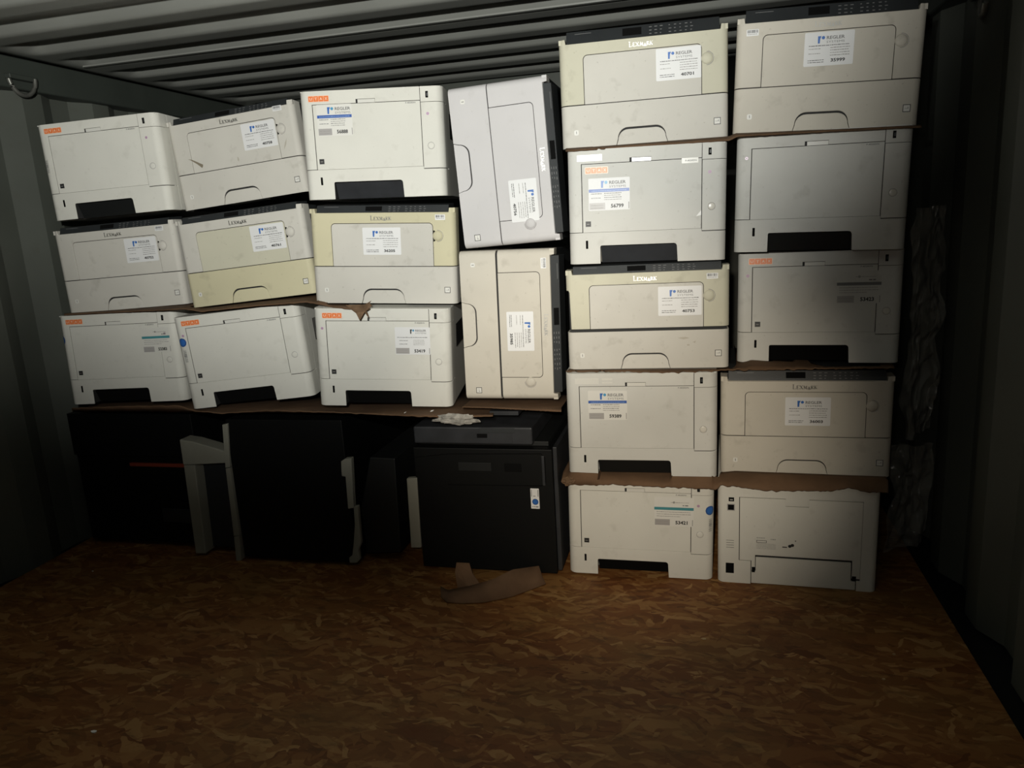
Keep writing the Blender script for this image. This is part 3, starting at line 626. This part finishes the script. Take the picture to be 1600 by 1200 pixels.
# second stack
x, z = Lx(.075, .80)
lexmark(P['B1'], 'scuffed beige printer with sticker 40758, top of the second stack, brown smear on its door', 'pale', 'pale', 'pale', Ls('40758', .578, .170, 5), code=(.845, .095), dark_latch=True,
        scuff=lambda t: (marks([[(-.152, .142), (-.142, .138), (-.124, .124), (-.112, .112), (-.108, .116), (-.107, .121), (-.124, .131), (-.140, .140)]])(t), marks([[(.004, .126), (.007, .124), (.009, .118), (.006, .112), (.003, .116)], [(.150, .122), (.156, .140), (.164, .152), (.160, .136)], [(-.005, .103), (.0, .104), (.001, .101)]], 'scuff2')(t)))
lexmark(P['B2'], 'yellowed printer with sticker 40761, middle of the second stack', 'pale', 'green', 'yellow', Ls('40761', .576, .172, 7), dark_latch=True)
utax(P['B3'], 'off-white printer with a round blue seal at its left, bottom of the second stack', dot='left', seal=(.045, .27, True, True), cavity='pit')
# third stack
utax(P['C1'], 'off-white printer with blue-band sticker 56888, top of the third stack', sticker=Us('56888', .12, .125, w=.093, h=.078), cavity='dgrey')
lexmark(P['C2'], 'printer with yellowed frame and sticker 36205, middle of the third stack', 'yellow', 'pale', 'pale', Ls('36205', .365, .198, 9), code=(.865, .125), dark_latch=True)
utax(P['C3'], 'off-white printer with sticker 53419, bottom of the third stack under a torn cardboard flap', dot='left', sticker=Us('53419', .595, .185, kind='small', base='label', w=.096), cavity='pit')
# fourth stack: two printers lying on their side
lexmark(P['D1'], 'cool grey printer with sticker 40756 standing on its side, upper one', 'cool', 'cool', 'cool', Ls('40756', .60, .190, 11), panel=.008)
lexmark(P['D2'], 'warm beige printer with sticker 35985 standing on its side, lower one', 'warm', 'warm', 'warm', Ls('35985', .405, .235, 13), panel=.010, code=(.06, .14), tray_gap=.003)
# fifth stack
lexmark(P['E1'], 'beige printer with sticker 40701, top of the fifth stack under the roof', 'green', 'pale', 'pale', Ls('40701', .582, .168, 15), panel=.020)
def e2x(t):
    x, z = U(.845, .605); d = Decal(); d.poly([(x-.012, z-.003), (x, z), (x, z+.011)], M['paint'], 1); d.obj('white_scrap', t, fix=False)
utax(P['E2'], 'grimy off-white printer with sticker 56799 and a small white triangle scrap', pm='white2', badge='low', sticker=Us('56799', .135, .25, base='label', w=.099, h=.076), cavity='dgrey', extra=e2x)
lexmark(P['E3'], 'stained beige printer with sticker 40753 and loose tray, middle of the fifth stack', 'green', 'pale', 'pale', Ls('40753', .574, .190, 17), code=(.865, .13), tray_gap=.006, notch=True,
        scuff=marks([[(.075, .077), (.095, .079), (.105, .076), (.090, .073)], [(.098, .060), (.104, .061), (.105, .057), (.099, .057)], [(.112, .066), (.120, .069), (.118, .063)]], 'scuff2'))
utax(P['E4'], 'off-white printer with sticker 59389, second from bottom of the fifth stack', pm='white2', badge='ghost', sticker=Us('59389', .15, .165, w=.098, h=.076), dot=None, energy=False, cavity='black')
utax(P['E5'], 'off-white printer with teal-band sticker 53421, standing on the floor', badge=None, sticker=Us('53421', .60, .165, kind='neu', band='teal', w=.099, h=.080), seal=(.975, .29, True, True), cavity='pit')
# sixth stack
lexmark(P['F1'], 'grey-beige printer with sticker 35999, top of the right-hand stack', 'warm', 'warm', 'warm', Ls('35999', .375, .168, 19), panel=.020, code=(.055, .155))
utax(P['F2'], 'plain grey-white printer without sticker, second from top of the right-hand stack', pm='white2', badge=None, dot='left', energy=False, cavity='black')
utax(P['F3'], 'off-white printer with faint grey-band sticker 53423, middle of the right-hand stack', pm='white2', dot='left', sticker=Us('53423', .61, .18, kind='neu', band='ink2', base='white2', w=.098, h=.078), cavity='pit')
lexmark(P['F4'], 'beige printer with sticker 36003, second from bottom of the right-hand stack', 'warm', 'warm', 'warm', Ls('36003', .385, .205, 21), panel=.012)
utax_rear(P['F5'], 'off-white printer turned round on the floor, its rear with ports facing out')

# ------------------------------------------------------------------ large copiers under the shelf
YG = 1.82
def H(px, py, y=YG): v = hit(px, py, 1, y); return v.x, v.z
TOPG = .436
# leftmost copier
t = empty('office_copier', Matrix.Translation((-1.66, YG, 0))); tag(t, 'black copier with a dull red line and pale side post, under the leftmost printers', 'copier', 'black office copiers on the floor')
def rel(m, name, bevel=.002, **k):
    o = m.obj(name, t, **k)
    o.matrix_parent_inverse = t.matrix_world.inverted()
    if bevel: b = o.modifiers.new('bevel', 'BEVEL'); b.width = bevel; b.segments = 2; b.limit_method = 'ANGLE'
    return o
bx = lambda x0, x1, y0, y1, z0, z1, mt: (lambda m: (m.box(x0, x1, y0, y1, z0, z1, M[mt]), m)[1])(MB())
rel(bx(-1.915, -1.500, YG+.06, YG+.50, .015, .30, 'mfp'), 'body'); rel(bx(-1.915, -1.47, YG+.05, YG+.48, .302, TOPG, 'mfp'), 'scanner_unit')
x0, z0 = H(192, 735); x1, z1 = H(286, 738); rel(bx(x0-.02, x1+.015, YG+.052, YG+.061, z1-.004, z1+.006, 'red'), 'red_trim', .0005)
x0, z0 = H(242, 806); x1, z1 = H(296, 830); rel(bx(x0-.02, x1-.006, YG+.055, YG+.061, z1, z0, 'char'), 'side_panel')
m = MB(); a = [H(280, 687), H(300, 690), H(338, 701), H(352, 706), H(352, 724), H(286, 727)]; m.prism(a, YG, YG+.05, 'y', M['strip']); rel(m, 'scanner_arm', .003)
m = MB(); a = [H(285.5, 727.5), H(303, 727.5), H(320, 862), H(305, 869)]; a[2] = (a[2][0], .012); a[3] = (a[3][0], .010); m.prism(a, YG+.003, YG+.05, 'y', M['strip']); rel(m, 'side_post', .003)
m = MB(); a = [H(303.5, 728), H(350, 728), H(357, 866), H(321, 866)]; a[2] = (a[2][0], .02); a[3] = (a[3][0], .02); m.prism(a, YG+.04, YG+.28, 'y', M['char']); rel(m, 'side_cover', .002)
for sx in (-1.88, -1.55): rel(bx(sx, sx+.04, YG+.10, YG+.14, 0, .016, 'black'), 'foot')
for sx in (-1.88, -1.55): rel(bx(sx, sx+.04, YG+.42, YG+.46, 0, .016, 'black'), 'foot')
# middle copier
t = empty('office_copier', Matrix.Translation((-1.15, YG, 0))); tag(t, 'black copier with narrow pale edge strips left and right, under the second and third stacks', 'copier', 'black office copiers on the floor')
rel(bx(-1.318, -.955, YG, YG+.50, .012, TOPG, 'mfp'), 'body')
pieces = [((349, 663), (357, 661), (361, 729), (354, 730)), ((354.3, 731), (361.5, 730), (376, 835), (367, 836.5)), ((367.3, 837.5), (375.5, 836), (379, 874), (371, 876))]
for q in pieces:
    m = MB(); m.prism([H(*s_) for s_ in q], YG-.006, YG+.02, 'y', M['strip']); rel(m, 'edge_trim', .001)
m = MB(); m.prism([H(534, 720), H(540, 716), H(550, 715), H(554, 793), H(545, 794), H(541, 744), H(535, 743)], YG-.006, YG+.012, 'y', M['strip']); rel(m, 'edge_trim', .002)
m = MB(); m.prism([H(553, 791), H(560, 790), H(565, 848), H(561, 858), H(563, 874), H(558, 879), H(547, 879), H(546, 871), H(551, 867), H(553, 850), H(555, 818)], YG-.004, YG+.010, 'y', M['strip']); rel(m, 'lower_trim', .002)
m = MB(); m.prism([H(557, 800), H(571, 720), H(610, 722), H(620, 870), H(566, 872)], YG+.03, YG+.4, 'y', M['black']); rel(m, 'side_cover')
for sx in (-1.30, -1.02):
    for sy in (.04, .42): rel(bx(sx, sx+.04, YG+sy, YG+sy+.04, 0, .014, 'black'), 'foot')
# right copier
t = empty('office_copier', Matrix.Translation((-.55, YG, 0))); tag(t, 'dark grey copier with a white sticker bearing a blue dot, under the sideways printers', 'copier', 'black office copiers on the floor')
rel(bx(-.752, -.372, YG, YG+.44, .015, .362, 'mfp'), 'body')
rel(bx(-.745, -.385, YG+.03, YG+.42, .3625, .3745, 'black'), 'neck', .001)
rel(bx(-.745, -.420, YG-.004, YG+.42, .375, .4215, 'dgrey'), 'scanner_unit', .004)
x0, z0 = H(750, 668); x1, z1 = H(805, 676); rel(bx(x0, x1, YG-.0065, YG-.0035, z1, z0, 'char'), 'display_panel', .0005)
x0, z0 = H(746, 677); x1, z1 = H(762, 683); rel(bx(x0, x1, YG-.0072, YG-.003, z1, z0, 'pit'), 'latch', .0003)
x0, z0 = H(800, 668); rel(bx(x0, -.422, YG-.006, YG-.0045, .378, .419, 'dgrey'), 'panel_end', .001)
m = MB(); a0 = H(690, 708); a1 = H(852, 760)
m.tube([(q[0], YG-.0005, q[1]) for q in [H(650, 714), H(700, 709), H(845, 709), H(851, 715), H(853, 754), H(846, 759), H(700, 757)]], .0012, M['pit'], 6); rel(m, 'door_seam', 0, smooth=60)
x0, z0 = H(788, 724); x1, z1 = H(815, 737); rel(bx(x0, x1, YG-.003, YG-.0005, z1, z0, 'pit'), 'door_grip', .0006)
x0, z0 = H(716, 722); x1, z1 = H(768, 736); rel(bx(x0, x1, YG-.0025, YG-.0005, z1, z0, 'black'), 'vent_panel', .0006)
x0, z0 = H(846, 712); x1, z1 = H(852, 758); rel(bx(x0, x1+.001, YG-.004, YG-.0005, z1, z0, 'dgrey'), 'hinge_cover', .001)
rel(bx(-.371, -.3605, YG+.01, YG+.36, .02, .366, 'dgrey'), 'side_rail')
m = MB(); m.prism([H(636, 747), H(652, 746), H(659, 855), H(643, 855)], YG-.004, YG+.012, 'y', M['strip']); rel(m, 'side_flap', .002)
x0, z1 = H(828.5, 763); x1, z0 = H(843.5, 795); w, h = x1-x0, z1-z0
d = Decal(Matrix.Translation((0, YG, 0))); d.rect(x0, z0, x1, z1, M['label'], 0, .001); d.disc(x0+w*.52, z0+h*.34, w*.37, M['seal'], 1); d.disc(x0+w*.52, z0+h*.34, w*.25, M['blue'], 2)
d.rect(x0+.08*w, z0+.60*h, x0+.15*w, z0+.94*h, M['ink2'], 1); d.rect(x0+.84*w, z0+.60*h, x0+.92*w, z0+.94*h, M['ink2'], 1)
d.micro(x0+.3*w, z0+.60*h, .42*w, .045*h, M['ink2'], 1); d.micro(x0+.1*w, z0+.07*h, .8*w, .05*h, M['ink2'], 1)
o = d.obj('round_dot_sticker', t, fix=False); o.matrix_parent_inverse = t.matrix_world.inverted(); o['label'] = 'white sticker with a blue dot'
for sx in (-.74, -.42):
    for sy in (.03, .37): rel(bx(sx, sx+.035, YG+sy, YG+sy+.04, 0, .016, 'black'), 'foot')

# ------------------------------------------------------------------ cardboard
bpy.context.view_layer.update()
from mathutils.bvhtree import BVHTree
_v, _f = [], []
for o_ in list(COL.objects):
    r_o = o_
    while r_o.parent: r_o = r_o.parent
    if o_.type == 'MESH' and r_o.name.startswith(('laser_printer', 'office_copier')):
        b_ = len(_v); _v += [o_.matrix_world @ q.co for q in o_.data.vertices]; _f += [tuple(b_+k for k in p_.vertices) for p_ in o_.data.polygons]
TREE = BVHTree.FromPolygons(_v, _f)
def clear_of(p, gap=.010):                   # keep a point of the cardboard in front of the machines it touches
    d = (p-EYE).normalized(); h = TREE.ray_cast(EYE, d)
    return EYE+d*(h[3]-gap) if h[0] is not None and h[3]-gap < (p-EYE).length else p
def sheet(name, top, bot, yt, yb, yback, label, matn='card', thick=.0025, seed=0, group='cardboard layers between the printers', n=140, jag=.0, zback=None, parent=None):
    """a layer of cardboard: a lip from bot (front, low) to top, then back between the machines; top and bot are lines of pixels at depths yt, yb"""
    def samp(line, u):
        x = line[0][0]+(line[-1][0]-line[0][0])*u
        for (xa, ya), (xb, yb_) in zip(line, line[1:]):
            if xa <= x <= xb: return x, ya+(yb_-ya)*(x-xa)/max(1e-6, xb-xa)
        return line[-1]
    V = []; rows = []
    for i in range(n+1):
        u = i/n; a = hit(*samp(top, u), 1, yt); b = hit(*samp(bot, u), 1, yb)
        j = jag*(noise.noise(Vector((u*60+seed, 0, 0)))+.5*noise.noise(Vector((u*170+seed, 0, 0))))
        b.z += j; wv = .0016*noise.noise(Vector((u*14, seed, 0)))
        if zback: a.z = min(a.z, zback+.001)
        else: a = clear_of(a)
        b = clear_of(b); mid = a.lerp(b, .5); mid.z += wv*(0 if zback else 1); mid = clear_of(mid)
        if zback: c_ = Vector((a.x, a.y+.03, zback+.0006)); e_ = Vector((a.x, yback, zback))
        else:
            h = TREE.ray_cast(a+Vector((0, .0005, 0)), Vector((0, 1, 0))); L_ = min(h[3]-.007, yback-a.y) if h[0] is not None else yback-a.y
            h2 = TREE.ray_cast(a+Vector((.008, .0005, -.002)), Vector((0, 1, 0))); h3 = TREE.ray_cast(a+Vector((-.008, .0005, .002)), Vector((0, 1, 0)))
            for q in (h2, h3):
                if q[0] is not None: L_ = min(L_, q[3]-.007)
            L_ = max(L_, .001); c_ = a+Vector((0, L_*.5, 0)); e_ = a+Vector((0, L_, 0))
        rows.append([b, mid, a, c_, e_])
    for r in rows: V += r
    F = [(i*5+k, (i+1)*5+k, (i+1)*5+k+1, i*5+k+1) for i in range(n) for k in range(4)]
    m = MB(); m.add(V, F, M[matn]); o = m.obj(name, parent, smooth=40, fix=False); s_ = o.modifiers.new('thick', 'SOLIDIFY'); s_.thickness = thick; s_.offset = 0
    if parent is None: tag(o, label, 'cardboard', group)
    return o
sheet('cardboard_sheet', [(112, 634), (200, 632), (280, 630), (305, 640), (350, 640), (420, 632), (500, 630), (600, 634), (700, 636), (770, 637)],
      [(112, 638), (200, 635), (280, 634), (305, 642), (345, 646), (420, 641), (520, 644), (640, 650), (700, 652), (770, 650)], 1.855, 1.800, 2.26,
      'long wavy brown cardboard sheet on the copiers, under the left printers', seed=2, jag=.002, zback=.4465)
sheet('cardboard_sheet', [(722, 629), (800, 628), (877, 627)], [(722, 636), (760, 637), (800, 639), (877, 643)], 1.90, 1.835, 2.25, 'short brown cardboard sheet under the lower sideways printer', seed=4, jag=.001, zback=.4535)
sheet('cardboard_sheet', [(100, 490.5), (180, 486), (290, 480), (310, 484), (400, 474), (480, 467), (520, 475), (575, 479)],
      [(100, 492), (180, 488), (290, 483), (315, 487), (400, 478), (480, 472), (520, 480), (575, 486)], 1.93, 1.872, 2.20, 'thin brown cardboard sheet between the bottom and middle left rows, torn at right', seed=6, jag=.001)
# torn flap hanging over the third stack
def scrap(name, polys, y, label, matn='cardf', cat='cardboard', group=None, curl=.012, parent=None):
    m = MB()
    for pts in polys:
        c = [hit(p[0], p[1], 1, p[2] if len(p) > 2 else y) for p in pts]; n = len(c)
        m.add(c+[v+Vector((0, .0025, .0005)) for v in c], [tuple(range(n)), tuple(range(2*n-1, n-1, -1))]+[(i, (i+1) % n, n+(i+1) % n, n+i) for i in range(n)], M[matn])
    o = m.obj(name, parent)
    if parent is None: tag(o, label, cat, group)
    return o
scrap('cardboard_flap', [[(540, 477, 1.865), (572, 476, 1.865), (578, 483, 1.85), (570, 487, 1.84), (562, 501, 1.835), (556, 489, 1.84)],
      [(566, 478, 1.86), (580, 470, 1.85), (577, 474, 1.85), (581, 478, 1.845), (572, 486, 1.84), (576, 497, 1.842), (569, 487, 1.845)]], 1.85, 'torn pointed cardboard flap hanging over the front of the printer with sticker 53419')
sheet('cardboard_sheet', [(884, 232.5), (1000, 225), (1140, 213.5), (1150, 209), (1300, 203), (1440, 196)],
      [(884, 236.5), (1000, 228), (1140, 219), (1152, 213), (1300, 205), (1440, 198.5)], 1.945, 1.885, 2.25, 'thin brown cardboard sheet under the two highest printers', seed=9, jag=.0008)
sheet('cardboard_sheet', [(884, 579.5), (980, 579), (1050, 580), (1142, 577), (1175, 566), (1240, 570), (1290, 574), (1398, 573)],
      [(884, 580.5), (970, 580), (1040, 582), (1142, 578), (1175, 578), (1240, 577), (1290, 576), (1398, 575)], 1.93, 1.872, 2.25, 'brown cardboard sheet under printers 40753 and 53423, frayed in between', seed=10, jag=.004)
sheet('cardboard_sheet', [(880, 738), (950, 741), (1050, 745), (1120, 746), (1150, 743), (1260, 747), (1388, 751)],
      [(877, 752), (900, 758), (925, 758), (955, 757), (1020, 760), (1090, 763), (1120, 765), (1125, 758), (1150, 760), (1200, 767), (1300, 767), (1330, 762), (1350, 768), (1388, 770)], 1.865, 1.828, 2.2,
      'thick torn brown cardboard lip above the two printers on the floor at right', seed=12, jag=.004)
# crumpled end of that sheet
def lump(name, px, py, y, size, matn, label, cat, seed, group=None, amp=.5, sub=3):
    bm = bmesh.new(); bmesh.ops.create_icosphere(bm, subdivisions=sub, radius=1); c = hit(px, py, 1, y)
    for v in bm.verts:
        q = v.co.normalized(); k = 1+amp*noise.noise(q*2.3+Vector((seed, 0, 0)))+.5*amp*noise.noise(q*6+Vector((0, seed, 0)))
        v.co = Vector((q.x*size[0]*k, q.y*size[1]*k, q.z*size[2]*k))
    me = bpy.data.meshes.new(name); bm.to_mesh(me); bm.free(); me.materials.append(M[matn]); o = link(name, me); o.location = c; return tag(o, label, cat, group)
lump('cardboard_wad', 888, 752, 1.822, (.016, .008, .011), 'cardf', 'crumpled cardboard end at the left of the thick torn lip', 'cardboard', 3)
lump('foam_scrap', 712, 655.5, 1.80, (.052, .010, .013), 'foam', 'flat grey foam scrap on top of the right copier', 'foam', 5, amp=.5, sub=4)
m = MB(); p = hit(787, 646, 1, 1.86); m.box(p.x-.040, p.x+.040, 1.86, 1.98, p.z-.006, p.z+.006, M['dgrey']); o = m.obj('plastic_bar', bevel=.002); tag(o, 'small grey plastic bar lying on the right copier beside the foam scrap', 'bar')
for i, (px, py, s_) in enumerate(((634, 644.5, .0025), (676, 642.5, .0045))):
    m = MB(); c = hit(px, py, 1, 1.822); m.prism([(c.x-s_, c.z), (c.x+s_*.8, c.z+s_*.5), (c.x+s_, c.z+s_*.9), (c.x-s_*.6, c.z+s_*.6)], 1.815, 1.822, 'y', M['paint'])
    tag(m.obj('foam_crumb'), ('tiny white foam crumb on the long cardboard sheet, left one', 'larger white foam crumb on the long cardboard sheet, right one')[i], 'crumb', 'white crumbs on the cardboard')
# folded piece lying on the floor
def folded():
    bot = [(689, 932), (697, 940), (720, 942.5), (757, 941), (800, 932), (853, 912)]
    top = [(689, 925), (703, 921), (735, 915), (770, 905), (800, 890), (842, 884)]
    V = []; n = 26
    def at(L, u):
        k = u*(len(L)-1); i = min(int(k), len(L)-2); f = k-i; return (L[i][0]+(L[i+1][0]-L[i][0])*f, L[i][1]+(L[i+1][1]-L[i][1])*f)
    for i in range(n+1):
        u = i/n; b = hit(*at(bot, u), 2, .004); tt = hit(*at(top, u), 1, min(b.y+.05, 1.808)); tt.z = max(tt.z, .006)
        md = b.lerp(tt, .5); md.z += .004*math.sin(u*5)-.002; V += [b, md, tt]
    F = [(i*3+k, (i+1)*3+k, (i+1)*3+k+1, i*3+k+1) for i in range(n) for k in range(2)]
    m = MB(); m.add(V, F, M['card']); t = m.obj('cardboard_strip', smooth=50, fix=False); s_ = t.modifiers.new('thick', 'SOLIDIFY'); s_.thickness = .003
    tag(t, 'folded brown cardboard piece with an upright flap on the floor before the right copier', 'cardboard')
    m = MB(); q = [(716, 926, 1.712), (711, 895, 1.735), (713, 880, 1.75), (733, 881, 1.75), (738, 897, 1.735), (750, 914, 1.71), (735, 922, 1.70)]
    c = [hit(a, b, 1, y) for a, b, y in q]; k = len(c)
    m.add(c+[v+Vector((0, .003, .001)) for v in c], [tuple(range(k)), tuple(range(2*k-1, k-1, -1))]+[(i, (i+1) % k, k+(i+1) % k, k+i) for i in range(k)], M['card']); m.obj('upright_flap', t)
folded()
# chips and crumbs on the boards
rn = random.Random(11)
for i, (px, py, s_, mt, lb) in enumerate(((147, 1144, .006, 'paint', 'white paper scrap on the floor at the lower left'), (145, 893, .0025, 'paint', 'tiny white crumb on the floor by the leftmost copier'),
        (1100, 999, .005, 'chip', 'pale wood chip on the floor below the fifth stack'), (1397, 1023, .003, 'chip', 'small pale chip on the dark floor at the right'), (1381, 1062, .003, 'chip', 'small pale chip on the floor, nearest to the right wall foreground'))):
    c = hit(px, py, 2, 0); m = MB(); pts = [(c.x+s_*math.cos(a)*(1.3 if k % 2 else .9), c.y+s_*.6*math.sin(a)) for k, a in enumerate([j*math.pi/3 for j in range(6)])]
    m.prism(pts, .0002, .0022, 'z', M[mt]); tag(m.obj('floor_scrap'), lb, 'scrap', 'scraps on the floor')

# ------------------------------------------------------------------ crumpled film between the right stack and the wall
def crumple(name, x0, x1, yb, z0, z1, label, seed, nx=26, nz=90):
    V = []
    for j in range(nz+1):
        for i in range(nx+1):
            u, w = i/nx, j/nz; x = x0+(x1-x0)*u; z = z0+(z1-z0)*w; q = Vector((x*9, z*5, seed))
            k = noise.noise(q)*.05+abs(noise.noise(q*2.7))*.045-abs(noise.noise(q*6.1))*.02
            ed = .034*noise.noise(Vector((0, z*8, seed+i//nx)))
            V.append((x+ed*(1 if u > .5 else -1)*abs(2*u-1)+.012*noise.noise(q*3), yb+.06*u-k, z+.01*noise.noise(q*2+Vector((5, 5, 0)))))
    F = []
    for j in range(nz):
        for i in range(nx):
            a = j*(nx+1)+i; F += [(a, a+1, a+nx+2), (a, a+nx+2, a+nx+1)]
    m = MB(); m.add(V, F, M['film']); return tag(m.obj(name, fix=False), label, 'plastic film')
crumple('plastic_film', .500, .588, 2.03, .34, .92, 'crumpled clear plastic film hanging between the right-hand stack and the wall, upper piece', 2.0)
crumple('plastic_film', .47, .585, 2.02, .03, .325, 'crumpled clear plastic film bunched beside the lowest right printers, lower piece', 7.0, 30, 70)
